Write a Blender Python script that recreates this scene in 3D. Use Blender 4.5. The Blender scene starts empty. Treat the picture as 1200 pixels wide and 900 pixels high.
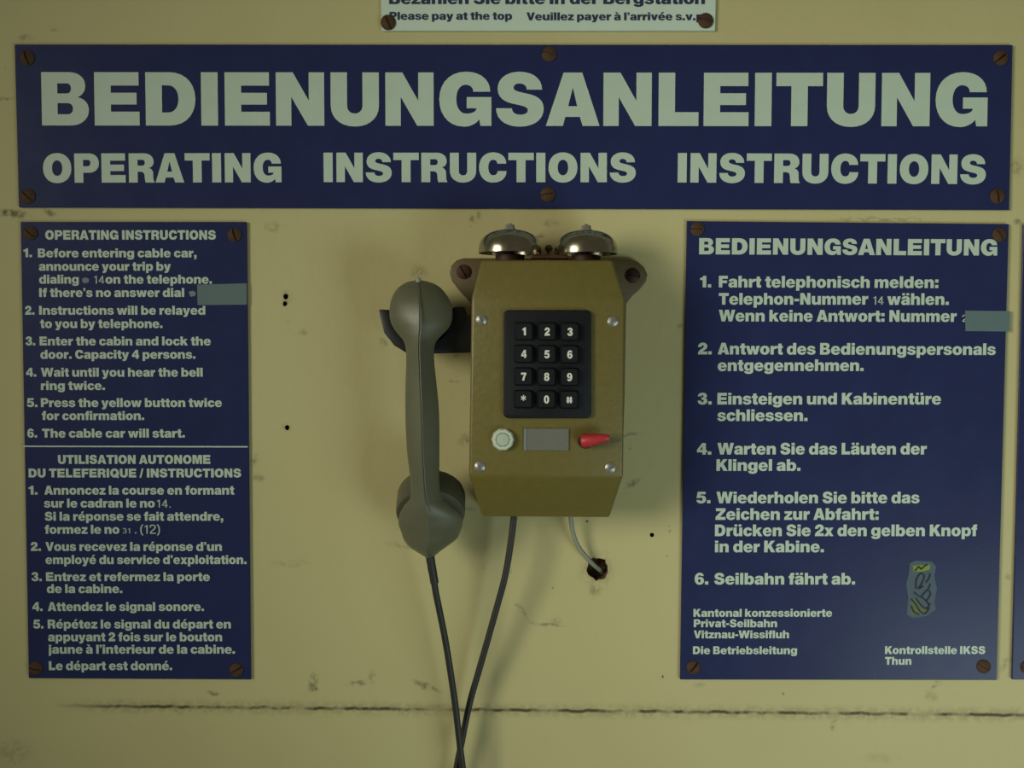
import bpy, bmesh, math, random
from mathutils import Vector, Matrix, Euler
random.seed(4)
R = math.radians
SC = bpy.context.scene
COL = SC.collection

# ------------------------------------------------------------------ camera
F = 1213.0                       # focal length in pixels of the 1200 x 900 frame
DIST = 0.866                     # camera to wall
CAMZ = 1.500
TILT, ROLL = R(2.6), R(0.25)
cd = bpy.data.cameras.new('camera'); cam = bpy.data.objects.new('camera', cd); COL.objects.link(cam)
cd.sensor_fit = 'HORIZONTAL'; cd.sensor_width = 36.0; cd.lens = 36.0 * F / 1200.0
cd.clip_start = 0.01
CAMP = Vector((0.0, -DIST, CAMZ))
CAMR = (Matrix.Rotation(R(90) - TILT, 3, 'X') @ Matrix.Rotation(ROLL, 3, 'Z'))
cam.location = CAMP; cam.rotation_euler = CAMR.to_euler()
SC.camera = cam

def P(px, py, d=0.0):
    """point of the place seen at that pixel, at distance d in front of the wall plane"""
    v = CAMR @ Vector(((px - 600.0) / F, (450.0 - py) / F, -1.0))
    t = (-d - CAMP.y) / v.y
    return CAMP + v * t

# ------------------------------------------------------------------ world, lamps, exposure
W = bpy.data.worlds.new('world'); SC.world = W; W.use_nodes = True
W.node_tree.nodes['Background'].inputs[0].default_value = (1.0, 0.96, 0.68, 1)
W.node_tree.nodes['Background'].inputs[1].default_value = 0.095

def area(name, loc, target, sx, sy, power, col, spread=180):
    l = bpy.data.lights.new(name, 'AREA'); l.shape = 'RECTANGLE'; l.size = sx; l.size_y = sy
    l.energy = power; l.color = col; l.spread = R(spread)
    o = bpy.data.objects.new(name, l); COL.objects.link(o)
    o.location = loc
    o.rotation_euler = (Vector(target) - Vector(loc)).to_track_quat('-Z', 'Y').to_euler()
    return o
area('window_light', (-1.30, -1.30, 1.72), (0.55, 0.0, 1.38), 0.70, 0.80, 2.12, (1.0, 0.97, 0.82), 48)
area('door_light', (1.20, -1.20, 0.58), (0.36, 0.0, 1.30), 0.95, 0.7, 1.9, (0.80, 1.0, 1.0), 66)

vs = SC.view_settings
vs.view_transform = 'Standard'; vs.look = 'None'; vs.exposure = 0.0; vs.gamma = 1.0
vs.use_curve_mapping = False

# ------------------------------------------------------------------ materials
def s2l(c):
    return tuple(((v / 255) / 12.92 if v / 255 <= 0.04045 else ((v / 255 + 0.055) / 1.055) ** 2.4) for v in c)

def nd(t, kind, **kw):
    n = t.nodes.new(kind)
    for k, v in kw.items():
        if k == 'inp':
            for kk, vv in v.items(): n.inputs[kk].default_value = vv
        else: setattr(n, k, v)
    return n

def mat(name, rgb, rough=0.5, metal=0.0, var=0.08, vscale=60.0, bump=0.0, bscale=400.0, rvar=0.1, spec=0.5):
    """principled material with noise in tone, gloss and relief"""
    m = bpy.data.materials.new(name); m.use_nodes = True; t = m.node_tree
    b = t.nodes['Principled BSDF']
    c = s2l(rgb)
    tc = nd(t, 'ShaderNodeTexCoord')
    n = nd(t, 'ShaderNodeTexNoise', inp={'Scale': vscale, 'Detail': 5.0, 'Roughness': 0.6})
    t.links.new(tc.outputs['Object'], n.inputs['Vector'])
    mx = nd(t, 'ShaderNodeMix', data_type='RGBA')
    mx.inputs[6].default_value = tuple(v * (1 - var) for v in c) + (1,)
    mx.inputs[7].default_value = tuple(min(1, v * (1 + var)) for v in c) + (1,)
    t.links.new(n.outputs['Fac'], mx.inputs[0]); t.links.new(mx.outputs[2], b.inputs['Base Color'])
    mr = nd(t, 'ShaderNodeMapRange', inp={3: max(0.02, rough - rvar), 4: min(1, rough + rvar)})
    t.links.new(n.outputs['Fac'], mr.inputs[0]); t.links.new(mr.outputs[0], b.inputs['Roughness'])
    b.inputs['Metallic'].default_value = metal
    b.inputs['Specular IOR Level'].default_value = spec
    if bump:
        n2 = nd(t, 'ShaderNodeTexNoise', inp={'Scale': bscale, 'Detail': 3.0})
        t.links.new(tc.outputs['Object'], n2.inputs['Vector'])
        bp = nd(t, 'ShaderNodeBump', inp={'Strength': bump, 'Distance': 0.001})
        t.links.new(n2.outputs['Fac'], bp.inputs['Height']); t.links.new(bp.outputs[0], b.inputs['Normal'])
    return m

M = {}
M['blue'] = mat('blue_enamel', (40, 47, 86), 0.27, var=0.14, vscale=35, bump=0.03, bscale=60, spec=0.2, rvar=0.05)
M['white_letters'] = mat('pale_lettering', (188, 206, 186), 0.45, var=0.05, vscale=90)
M['white_plate'] = mat('white_enamel', (205, 222, 204), 0.35, var=0.04, vscale=30)
M['ink'] = mat('dark_blue_ink', (44, 52, 84), 0.5)
M['rust'] = mat('rusty_screw', (80, 56, 34), 0.75, 0.2, var=0.4, vscale=500, bump=0.6, bscale=900)
M['dark_rust'] = mat('dark_red_rust', (78, 46, 36), 0.75, 0.2, var=0.3, vscale=500, bump=0.5, bscale=900)
M['patch'] = mat('grey_green_tape', (92, 112, 112), 0.6, var=0.1, vscale=120)
M['olive'] = mat('olive_hammered_paint', (107, 97, 45), 0.42, var=0.1, vscale=160, bump=0.25, bscale=260)
M['olive_shaded'] = mat('olive_paint_shaded', (92, 78, 42), 0.55, var=0.2, vscale=130, bump=0.3, bscale=260)  # box olive made darker: shade on the mounting plate put into its colour
M['black'] = mat('black_plastic', (20, 22, 26), 0.55, var=0.1, spec=0.25)
M['hook'] = mat('black_hook_plastic', (24, 25, 29), 0.5)
M['grey'] = mat('grey_bakelite', (94, 95, 74), 0.42, var=0.06, vscale=80, bump=0.05)
M['grey_cap'] = mat('dark_grey_cap_bakelite', (82, 82, 64), 0.4, var=0.06)
M['cord'] = mat('dark_rubber_cord', (35, 35, 31), 0.55)
M['wire'] = mat('light_grey_wire', (136, 140, 122), 0.5)
M['chrome'] = mat('nickel_plate', (166, 160, 140), 0.22, 1.0, var=0.25, vscale=120, rvar=0.1)
M['steel'] = mat('steel_screw', (150, 150, 142), 0.42, 0.6)
M['dark_metal'] = mat('dark_bell_post', (60, 40, 32), 0.6, 0.5)
M['brass'] = mat('reddish_bell_parts', (110, 72, 54), 0.5, 0.4)
M['button'] = mat('white_button_plastic', (196, 206, 186), 0.4, var=0.04)
M['label'] = mat('grey_label_strip', (106, 108, 96), 0.55, var=0.12, vscale=300)
M['red'] = mat('red_plastic', (176, 46, 52), 0.45, var=0.1)
M['digit'] = mat('white_key_print', (215, 220, 205), 0.5)
M['residue'] = mat('sticker_residue', (68, 86, 98), 0.6, var=0.3, vscale=150)
M['yellow'] = mat('yellow_sticker_remnant', (122, 142, 36), 0.6, var=0.2, vscale=200)
M['dull_yellow'] = mat('faded_yellow_remnant', (86, 102, 60), 0.6, var=0.3, vscale=300)
M['scribble'] = mat('black_marker', (26, 28, 34), 0.6)
M['smudge'] = mat('faint_erased_print', (118, 128, 132), 0.6)

# ------------------------------------------------------------------ mesh helpers
class MB:
    def __init__(s): s.v = []; s.f = []; s.mi = []
    def add(s, vs, fs, mi=0):
        o = len(s.v); s.v += [Vector(v) for v in vs]
        for f in fs: s.f.append([i + o for i in f]); s.mi.append(mi)
    def prism(s, pts, axis, mi=0):
        """closed outline pushed along a vector"""
        n = len(pts); a = Vector(axis)
        vs = [Vector(p) for p in pts] + [Vector(p) + a for p in pts]
        s.add(vs, [list(range(n)), list(range(2 * n - 1, n - 1, -1))] +
              [[i, i + n, (i + 1) % n + n, (i + 1) % n] for i in range(n)], mi)
    def lathe(s, prof, c, axis=(0, 0, 1), n=40, mi=0):
        q = Vector((0, 0, 1)).rotation_difference(Vector(axis).normalized())
        vs = []; fs = []; m = len(prof)
        for i in range(n):
            a = 2 * math.pi * i / n
            for r, h in prof: vs.append(Vector(c) + q @ Vector((r * math.cos(a), r * math.sin(a), h)))
        for i in range(n):
            for j in range(m - 1):
                k = (i + 1) % n
                fs.append([i * m + j, k * m + j, k * m + j + 1, i * m + j + 1])
        fs.append([i * m for i in range(n)][::-1]); fs.append([i * m + m - 1 for i in range(n)])
        s.add(vs, fs, mi)
    def tube(s, pts, rad, n=12, mi=0):
        pts = [Vector(p) for p in pts]; vs = []; fs = []
        up = Vector((0, 1, 0.01))
        for i, p in enumerate(pts):
            t = (pts[min(i + 1, len(pts) - 1)] - pts[max(i - 1, 0)]).normalized()
            a = t.cross(up).normalized(); b = t.cross(a).normalized(); up = -b if False else up
            r = rad[i] if isinstance(rad, (list, tuple)) else rad
            for k in range(n):
                w = 2 * math.pi * k / n; vs.append(p + a * (r * math.cos(w)) + b * (r * math.sin(w)))
        for i in range(len(pts) - 1):
            for k in range(n):
                l = (k + 1) % n
                fs.append([i * n + k, i * n + l, (i + 1) * n + l, (i + 1) * n + k])
        fs.append(list(range(n))[::-1]); fs.append(list(range((len(pts) - 1) * n, len(pts) * n)))
        s.add(vs, fs, mi)
    def build(s, name, m, parent=None, bevel=0.0, seg=2, smooth=35, angle=25):
        me = bpy.data.meshes.new(name)
        off = root_of(parent)
        me.from_pydata([v - off for v in s.v], [], s.f)
        ms = m if isinstance(m, (list, tuple)) else [m]
        for x in ms: me.materials.append(x)
        for p, i in zip(me.polygons, s.mi): p.material_index = i
        bm = bmesh.new(); bm.from_mesh(me)
        bmesh.ops.recalc_face_normals(bm, faces=bm.faces)
        if bevel:
            ed = [e for e in bm.edges if len(e.link_faces) == 2 and e.calc_face_angle(0) > R(angle)]
            bmesh.ops.bevel(bm, geom=ed, offset=bevel, segments=seg, profile=0.5, affect='EDGES', clamp_overlap=True)
        bm.to_mesh(me); bm.free()
        if smooth:
            me.polygons.foreach_set('use_smooth', [True] * len(me.polygons))
            me.set_sharp_from_angle(angle=R(smooth))
        o = bpy.data.objects.new(name, me); COL.objects.link(o)
        o.parent = parent
        return o

def root_of(o):
    v = Vector((0, 0, 0))
    while o is not None: v = v + o.location; o = o.parent
    return v

def thing(name, label, cat, loc, group=None):
    o = bpy.data.objects.new(name, None); COL.objects.link(o); o.location = loc
    o.empty_display_size = 0.03
    o['label'] = label; o['category'] = cat
    if group: o['group'] = group
    return o

def lab(o, text): o['label'] = text; return o

def smooth_path(pts, sub=10):
    pts = [Vector(p) for p in pts]; out = []
    q = [pts[0] * 2 - pts[1]] + pts + [pts[-1] * 2 - pts[-2]]
    for i in range(1, len(q) - 2):
        a, b, c, d = q[i - 1], q[i], q[i + 1], q[i + 2]
        for k in range(sub):
            t = k / sub
            out.append(0.5 * ((2 * b) + (c - a) * t + (2 * a - 5 * b + 4 * c - d) * t * t + (3 * b - a - 3 * c + d) * t ** 3))
    out.append(pts[-1]); return out

def interp(tab, y, k):
    for a, b in zip(tab, tab[1:]):
        if a[0] <= y <= b[0]:
            t = (y - a[0]) / (b[0] - a[0]); return a[k] + (b[k] - a[k]) * t
    return tab[-1][k]

# ------------------------------------------------------------------ lettering: heavy grotesque drawn by hand
# outline code: "x,y" straight to; "hx,y" quarter curve leaving level; "vx,y" quarter curve leaving upright; "cx,y,x,y,x,y" cubic
def ell(x0, y0, x1, y1):
    cx, cy = (x0 + x1) / 2, (y0 + y1) / 2
    return f'{cx},{y1} h{x1},{cy} v{cx},{y0} h{x0},{cy} v{cx},{y1}'
def rect(x0, y0, x1, y1): return f'{x0},{y0} {x0},{y1} {x1},{y1} {x1},{y0}'
SB, RB = 6.3, 4.0         # side bearings: straight, round
G = {
 'A': (98, 0.5, 0.5, ['0,0 32,100 66,100 98,0 67,0 62,17 35.5,17 31,0', '40.5,37 49,72 57,37']),
 'B': (86, SB, RB, ['0,0 0,100 50,100 h80,75 c80,64 75,57 66,53 c79,50 86,41 86,29 v52,0', '29,60 29,79 46,79 h54,69.5 v46,60', '29,21 29,42 47,42 h57,31.5 v47,21']),
 'C': (92, RB, RB, ['91,63 v47,101.5 h0,50 v47,-1.5 h92,38 62,38 v47,23.5 h31,50 v47,76.5 h61,63']),
 'D': (91, SB, RB, ['0,0 0,100 44,100 h91,50 v44,0', '30,24.5 30,75.5 41,75.5 h60,50 v41,24.5']),
 'E': (82, SB, 5, ['0,0 0,100 81,100 81,75 30,75 30,61.5 77,61.5 77,39.5 30,39.5 30,26 82,26 82,0']),
 'F': (76, SB, 3, ['0,0 0,100 76,100 76,75 30,75 30,60 70,60 70,37 30,37 30,0']),
 'G': (95, RB, 5, ['93,64 v49,101.5 h0,50 v45,-1.5 c57,-1.5,67,4,73,12 75,0 95,0 95,54 50,54 50,33 68,33 v49,23 h31,50 v48,77 h62,64']),
 'H': (88, SB, SB, ['0,0 0,100 30,100 30,64 58,64 58,100 88,100 88,0 58,0 58,38 30,38 30,0']),
 'I': (30.5, SB, SB, [rect(0, 0, 30.5, 100)]),
 'K': (95, SB, 0, ['0,0 0,100 30,100 30,63 57,100 92,100 59,61 95,0 60,0 39,38 30,28 30,0']),
 'L': (73, SB, 3, ['0,0 0,100 30,100 30,26 73,26 73,0']),
 'M': (107, SB, SB, ['0,0 0,100 43,100 54,42 65,100 107,100 107,0 80,0 80,70 66,0 42,0 27,70 27,0']),
 'N': (88, SB, SB, ['0,0 0,100 31,100 60,47 60,100 88,100 88,0 58,0 28,54 28,0']),
 'O': (97, RB, RB, [ell(0, -1.5, 97, 101.5), ell(31, 23.5, 66, 76.5)]),
 'P': (84, SB, 2, ['0,0 0,100 50,100 h84,67 v50,34 30,34 30,0', '30,56 30,78 45,78 h55,67 v45,56']),
 'Q': (97, RB, RB, ['48.5,101.5 h97,50 c97,35,94,24,88,15 98,5 83,-10 71,2 c64,-0.5,57,-1.5,48.5,-1.5 h0,50 v48.5,101.5',
                    '48.5,76.5 h66,50 c66,44,65.5,40,64.5,37 56,45 43,31 52,23.8 48.5,23.5 h31,50 v48.5,76.5']),
 'R': (88, SB, 2, ['0,0 0,100 52,100 h85,71 c85,61,79,53,69,50 c79,46,83,40,83,28 c83,16,83,6,88,0 57,0 c54,6,54,15,53.5,22 c53,32,49,37,40,37 30,37 30,0',
                   '30,58 30,78 46,78 h55,68 v46,58']),
 'S': (87, 3.5, 3.5, ['84,68 v43,101.5 h3,70 c3,50,18,44,38,40 c52,37,58,35,58,29.5 c58,24,52,21,44,21 h29,33 0,33 v43,-1.5 h87,32 c87,53,70,58,50,62 c38,65,32,66,32,72 c32,77,37,79.5,43,79.5 h56,68']),
 'T': (85, 2, 2, ['27.5,0 27.5,75 0,75 0,100 85,100 85,75 57.5,75 57.5,0']),
 'U': (88, SB - .8, SB - .8, ['0,100 0,38 v44,-1.5 h88,38 88,100 58,100 58,38 v44,23 h30,38 30,100']),
 'V': (95, 0, 0, ['0,100 31,100 47.5,35 64,100 95,100 63,0 32,0']),
 'W': (142, 0, 0, ['0,100 30,100 42,42 55,100 87,100 100,42 112,100 142,100 117,0 86,0 71,62 56,0 25,0']),
 'Z': (85, 3, 3, ['0,0 0,24 47,75 3,75 3,100 84,100 84,77 37,25 85,25 85,0']),
 'a': (76, 3, 3, ['76,0 47,0 46,6 c40,1,33,-1.5,25,-1.5 h0,21 c0,40,14,43,30,45 c42,46.5,46,48,46,52 c46,56,42,57.5,37,57.5 c31,57.5,29,55,28.5,51 2,51 c3,68,17,75.5,38,75.5 c62,75.5,74,68,74,50 74,14 c74,6,74,3,76,0',
                  '46,33 c42,31,38,30.5,35,29.5 c30,28,28,26,28,22 c28,18,31,16,35,16 c42,16,46,21,46,28']),
 'b': (80, 5.5, 3, ['0,0 0,100 28,100 28,67 c33,73,39,75.5,47,75.5 h80,37 v47,-1.5 c38,-1.5,31,2,27,8 27,0', ell(28, 18, 52, 56)]),
 'c': (74, 3, 2, ['74,47 v39,75.5 h0,37 v39,-1.5 h74,28 47,28 v39.5,17.5 h28.5,37 v39.5,56.5 h46.5,47']),
 'e': (78, 3, 3, ['78,31 28,31 c28,22,33,16,41,16 c46,16,49,18,51,22 76,22 c72,6,59,-1.5,40,-1.5 h0,37 v40,75.5 h78,36', '28,45 51,45 c50,53,46,58,40,58 c33,58,29,53,28,45']),
 'f': (50, 1, 0.5, ['11,0 11,55 0,55 0,74 11,74 11,77 c11,94,19,101,36,101 c42,101,46,100.5,49,100 49,81 c41,82,39,81,39,75 39,74 49,74 49,55 39,55 39,0']),
 'g': (80, 3, 5.5, ['80,74 53,74 53,66 c48,72.5,42,75.5,34,75.5 h0,38 v33,2 c41,2,48,5,52,10 52,5 c52,-3,47,-7,40,-7 c34,-7,30,-5,29.5,-1 2,-1 c3,-18,17,-25,39,-25 c66,-25,80,-15,80,4', ell(28, 20, 52, 56)]),
 'h': (78, 5.5, 5.5, ['0,0 0,100 28,100 28,66 c33,72,40,75.5,50,75.5 h78,49 78,0 50,0 50,44 c50,51,47,55,40,55 c32,55,28,50,28,43 28,0']),
 'i': (28, 5.5, 5.5, [rect(0, 0, 28, 74), rect(0, 81, 28, 100)]),
 'j': (31, 1, 5.5, ['3,74 31,74 31,-2 c31,-18,24,-25,10,-25 c6,-25,3,-24.7,0,-24 0,-6 c3,-6,3,-3,3,1', rect(3, 81, 31, 100)]),
 'k': (83, 5.5, 0, ['0,0 0,100 28,100 28,54 47,74 80,74 53,47 83,0 50,0 34,28 28,22 28,0']),
 'l': (28, 5.5, 5.5, [rect(0, 0, 28, 100)]),
 'm': (119, 5.5, 5.5, ['0,0 0,74 27,74 27,65 c33,72.5,40,75.5,48,75.5 c58,75.5,65,72,69,64 c75,72,83,75.5,92,75.5 h119,50 119,0 91,0 91,44 c91,51,88,55,82,55 c76,55,73.5,50,73.5,43 73.5,0 45.5,0 45.5,44 c45.5,51,43,55,37,55 c31,55,28,50,28,43 28,0']),
 'n': (78, 5.5, 5.5, ['0,0 0,74 27,74 27,65 c33,72,40,75.5,50,75.5 h78,49 78,0 50,0 50,44 c50,51,47,55,40,55 c32,55,28,50,28,43 28,0']),
 'o': (80, 3, 3, [ell(0, -1.5, 80, 75.5), ell(28.5, 17.5, 51.5, 56.5)]),
 'r': (52, 5.5, 1, ['0,0 0,74 27,74 27,62 c31,72,39,76,52,75 52,49 c36,51,28,46,28,33 28,0']),
 't': (51, 1, 1.5, ['12,94 40,94 40,74 51,74 51,55 40,55 40,27 c40,20,43,19,51,20 51,0 c46,-1,42,-1.3,36,-1.3 c19,-1.3,12,5,12,21 12,55 0,55 0,74 12,74']),
 'v': (82, 0, 0, ['0,74 30,74 41,29 52,74 82,74 55,0 27,0']),
 'w': (118, 0, 0, ['0,74 29,74 37,32 46,74 72,74 81,32 89,74 118,74 96,0 68,0 59,42 50,0 22,0']),
 'x': (82, 0, 0, ['0,0 26,38 2,74 34,74 42,58 50,74 81,74 56,38 82,0 49,0 41,18 33,0']),
 'y': (82, 0, 0, ['0,74 30,74 42,30 52,74 82,74 53,-7 c49,-19,42,-25,26,-25 c19,-25,13,-24.5,8,-24 8,-5 c20,-6,25,-4,26,2']),
 'z': (68, 2, 2, ['0,0 0,19 34,54 3,54 3,74 67,74 67,56 33,20 68,20 68,0']),
 '0': (78, 3, 3, [ell(0, -1.5, 78, 101.5), ell(29, 19, 49, 81)]),
 '1': (52, 8, 8, ['22,0 22,64 0,64 0,82 c15,83,24,88,27,100 52,100 52,0']),
 '2': (77, 3, 3, ['29,63 1,63 v39,101.5 h77,69 c77,55,68,47,56,39 c48,33.5,42,30,39,25 77,25 77,0 0,0 c0,24,12,36,28,47 c40,55,48,60,48,68 c48,75,44,79,39,79 c32,79,29,73,29,63']),
 '3': (78, 3, 3, ['29,70 2,70 v38,101.5 h75,74 c75,64,70,57,62,54 c72,51,78,43,78,30 v39,-1.5 h0,33 28,33 c28,25,32,20,39,20 c46,20,49,24,49,30 c49,38,44,42,30,42 30,60 c42,60,47,64,47,71 c47,77,44,80,39,80 c32,80,29,76,29,70']),
 '4': (81, 2, 2, ['44,0 44,20 0,20 0,43 42,100 71,100 71,42 81,42 81,20 71,20 71,0', '44,42 44,70 23,42']),
 '5': (79, 3, 3, ['75,100 11,100 2,44 28,44 c31,48,34,49.5,39,49.5 c46,49.5,50,43,50,34 c50,25,46,20,39,20 c33,20,29,24,28,29 0,28 c2,9,16,-1.5,39,-1.5 h79,34 c79,56,66,67,48,67 c41,67,37,65.5,33,63 36,78 75,78']),
 '6': (78, 3, 3, ['76,74 c72,92,60,101.5,41,101.5 h0,47 v40,-1.5 h78,33 v46,65 c38,65,33,62,28.5,57 c29,73,33,80.5,41,80.5 c46,80.5,49,78,49,74', ell(29, 18, 50, 47)]),
 '7': (77, 3, 3, ['0,100 77,100 77,78 c60,56,50,30,48,0 17,0 c20,30,30,52,46,74 0,74']),
 '8': (78, 3, 3, ['39,101.5 h75,75 c75,65,70,58,62,54 c73,50,78,42,78,30 v39,-1.5 h0,30 c0,42,5,50,16,54 c8,58,3,65,3,75 v39,101.5', ell(29, 62, 49, 82), ell(28, 19, 50, 43)]),
 '.': (28, 5, 5, [rect(0, 0, 28, 27)]),
 ',': (28, 5, 5, ['0,27 28,27 28,4 c28,-14,20,-22,1,-24 1,-13 c9,-12,14,-8,14,0 0,0']),
 ':': (28, 6, 6, [rect(0, 0, 28, 27), rect(0, 47, 28, 74)]),
 '-': (40, 4, 4, [rect(0, 29, 40, 51)]),
 '/': (46, 0, 0, ['0,-2 26,102 46,102 20,-2']),
 "'": (24, 4, 4, ['0,100 25,100 25,84 c25,72,18,65,3,63 3,71 c10,72,13,76,13,80 0,80']),
 '*': (60, 4, 4, ['24,100 36,100 35,80 52,91 58,80 40,71 58,62 52,51 35,62 36,42 24,42 25,62 8,51 2,62 20,71 2,80 8,91 25,80']),
 '#': (72, 4, 4, ['8,0 8,20 0,20 0,36 8,36 8,52 0,52 0,68 8,68 8,88 28,88 28,68 44,68 44,88 64,88 64,68 72,68 72,52 64,52 64,36 72,36 72,20 64,20 64,0 44,0 44,20 28,20 28,0', rect(28, 36, 44, 52)]),
}
def contour(code, n=7, k=0.60):
    pts = []
    for tok in code.split():
        m = tok[0] if tok[0] in 'hvc' else ''
        q = [float(v) for v in tok.lstrip('hvc').split(',')] if not (m == 'c' and ',' not in tok) else []
        if m == 'c' and len(q) == 2: raise ValueError(tok)
        if m == '': pts.append(tuple(q)); continue
        x0, y0 = pts[-1]
        if m == 'c': x1, y1, x2, y2, x3, y3 = q
        else:
            x3, y3 = q
            if m == 'h': x1, y1, x2, y2 = x0 + k * (x3 - x0), y0, x3, y3 + k * (y0 - y3)
            else: x1, y1, x2, y2 = x0, y0 + k * (y3 - y0), x3 + k * (x0 - x3), y3
        for i in range(1, n + 1):
            t = i / n; u = 1 - t
            pts.append((u**3 * x0 + 3*u*u*t * x1 + 3*u*t*t * x2 + t**3 * x3, u**3 * y0 + 3*u*u*t * y1 + 3*u*t*t * y2 + t**3 * y3))
    out = []
    for p in pts:
        if not out or abs(p[0] - out[-1][0]) + abs(p[1] - out[-1][1]) > 0.05: out.append(p)
    if abs(out[0][0] - out[-1][0]) + abs(out[0][1] - out[-1][1]) < 0.05: out.pop()
    return out

def fixcode(c):
    # cubic tokens may be split by blanks: "c1,2 3,4 5,6"
    toks = c.split(); out = []; i = 0
    while i < len(toks):
        t = toks[i]
        if t[0] == 'c':
            while t.count(',') < 5: i += 1; t += ',' + toks[i]
        out.append(t); i += 1
    return ' '.join(out)

GLY = {ch: (w, l, r, [contour(fixcode(c)) for c in cs]) for ch, (w, l, r, cs) in G.items()}
def xf(ch, f, w=None, l=None, r=None):
    g = GLY[ch]; return (w or g[0], g[1] if l is None else l, g[2] if r is None else r, [[f(x, y) for x, y in c] for c in g[3]])
GLY['s'] = xf('S', lambda x, y: (x * .84, y * .745 if y < 90 else y * .745), 73, 2.5, 2.5)
GLY['d'] = xf('b', lambda x, y: (80 - x, y), 80, 3, 5.5)
GLY['p'] = xf('b', lambda x, y: (x, 74 - y), 80, 5.5, 3)
GLY['q'] = xf('d', lambda x, y: (x, 74 - y), 80, 3, 5.5)
GLY['u'] = xf('n', lambda x, y: (78 - x, 74 - y), 78, 5.5, 5.5)
GLY['9'] = xf('6', lambda x, y: (78 - x, 100 - y), 78, 3, 3)
def accent(base, new, *codes):
    g = GLY[base]; GLY[new] = (g[0], g[1], g[2], g[3] + [contour(c) for c in codes])
accent('e', 'é', '30,82 42,104 68,104 48,82'); accent('e', 'è', '48,82 36,104 10,104 30,82')
accent('a', 'à', '48,82 36,104 10,104 30,82'); accent('a', 'ä', rect(8, 82, 32, 101), rect(44, 82, 68, 101))
accent('u', 'ü', rect(9, 82, 33, 101), rect(45, 82, 69, 101))
# thin hand-set figures (strokes as polylines)
def stroke(pl, t=11):
    L, Rr = [], []
    for i, p in enumerate(pl):
        a = pl[max(i - 1, 0)]; b = pl[min(i + 1, len(pl) - 1)]
        dx, dy = b[0] - a[0], b[1] - a[1]; n = math.hypot(dx, dy) or 1
        L.append((p[0] - dy / n * t / 2, p[1] + dx / n * t / 2)); Rr.append((p[0] + dy / n * t / 2, p[1] - dx / n * t / 2))
    return L + Rr[::-1]
THIN = {
 '1': (36, 6, 6, [stroke([(4, 78), (17, 84), (25, 100), (25, 50), (25, 0)])]),
 '2': (56, 6, 6, [stroke([(5, 70), (8, 88), (18, 96), (30, 97), (43, 92), (49, 80), (48, 66), (38, 50), (20, 32), (8, 12), (6, 5), (20, 5), (54, 5)])]),
 '3': (56, 6, 6, [stroke([(6, 84), (16, 95), (32, 95), (45, 85), (45, 66), (34, 54), (24, 52), (34, 51), (48, 42), (50, 22), (38, 6), (20, 5), (5, 18)])]),
 '4': (60, 5, 5, [stroke([(42, 0), (42, 50), (42, 98)]), stroke([(40, 94), (24, 62), (6, 28), (30, 26), (58, 26)])]),
 '(': (24, 6, 4, [stroke([(22, 104), (8, 74), (5, 40), (9, 8), (22, -18)])]),
 ')': (24, 4, 6, [stroke([(2, 104), (16, 74), (19, 40), (15, 8), (2, -18)])]),
 '.': (12, 8, 5, [[(0, 0), (0, 12), (12, 12), (12, 0)]]),
}
_cache = {}
def glyph_mesh(ch, thin=False):
    """filled, slightly thick letter as (vertices, faces), 100 units cap height"""
    key = (ch, thin)
    if key in _cache: return _cache[key]
    g = (THIN if thin else GLY)[ch]
    vs, fs = [], []
    groups = [[c] for c in g[3]] if thin else [g[3]]
    for cs in groups:
        cu = bpy.data.curves.new('letter', 'CURVE'); cu.dimensions = '2D'; cu.fill_mode = 'FRONT'
        for c in cs:
            sp = cu.splines.new('POLY'); sp.points.add(len(c) - 1)
            for q, p in zip(sp.points, c): q.co = (p[0], p[1], 0, 1)
            sp.use_cyclic_u = True
        o = bpy.data.objects.new('letter', cu); me = o.to_mesh()
        b = len(vs)
        vs += [(v.co.x, v.co.y) for v in me.vertices]; fs += [[i + b for i in p.vertices] for p in me.polygons]
        o.to_mesh_clear(); bpy.data.objects.remove(o); bpy.data.curves.remove(cu)
    _cache[key] = (g[0], g[1], g[2], vs, fs)
    return _cache[key]

def write(mb, text, x0, x1, yb, cap, d, y1=None, thin=False, space=30, mi=0):
    """one line set between two points of the sign face; cap = cap height in pixels of the photograph"""
    a = P(x0, yb, d); b = P(x1, y1 if y1 is not None else yb, d)
    ex = (b - a); width = ex.length; ex = ex.normalized(); ez = Vector((0, 1, 0)).cross(ex) * -1
    if ez.z < 0: ez = -ez
    sy = (P(x0, yb - cap, d) - a).length / 100.0
    pen = 0; items = []
    for i, ch in enumerate(text):
        if ch == ' ': pen += space; continue
        w, l, r, vs, fs = glyph_mesh(ch, thin)
        if i == 0: l = 0
        items.append((pen + l, vs, fs)); pen += l + w + r; last = r
    sx = width / (pen - last)
    for off, vs, fs in items:
        mb.add([a + ex * ((x + off) * sx) + ez * (y * sy) for x, y in vs], fs, mi)

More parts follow.
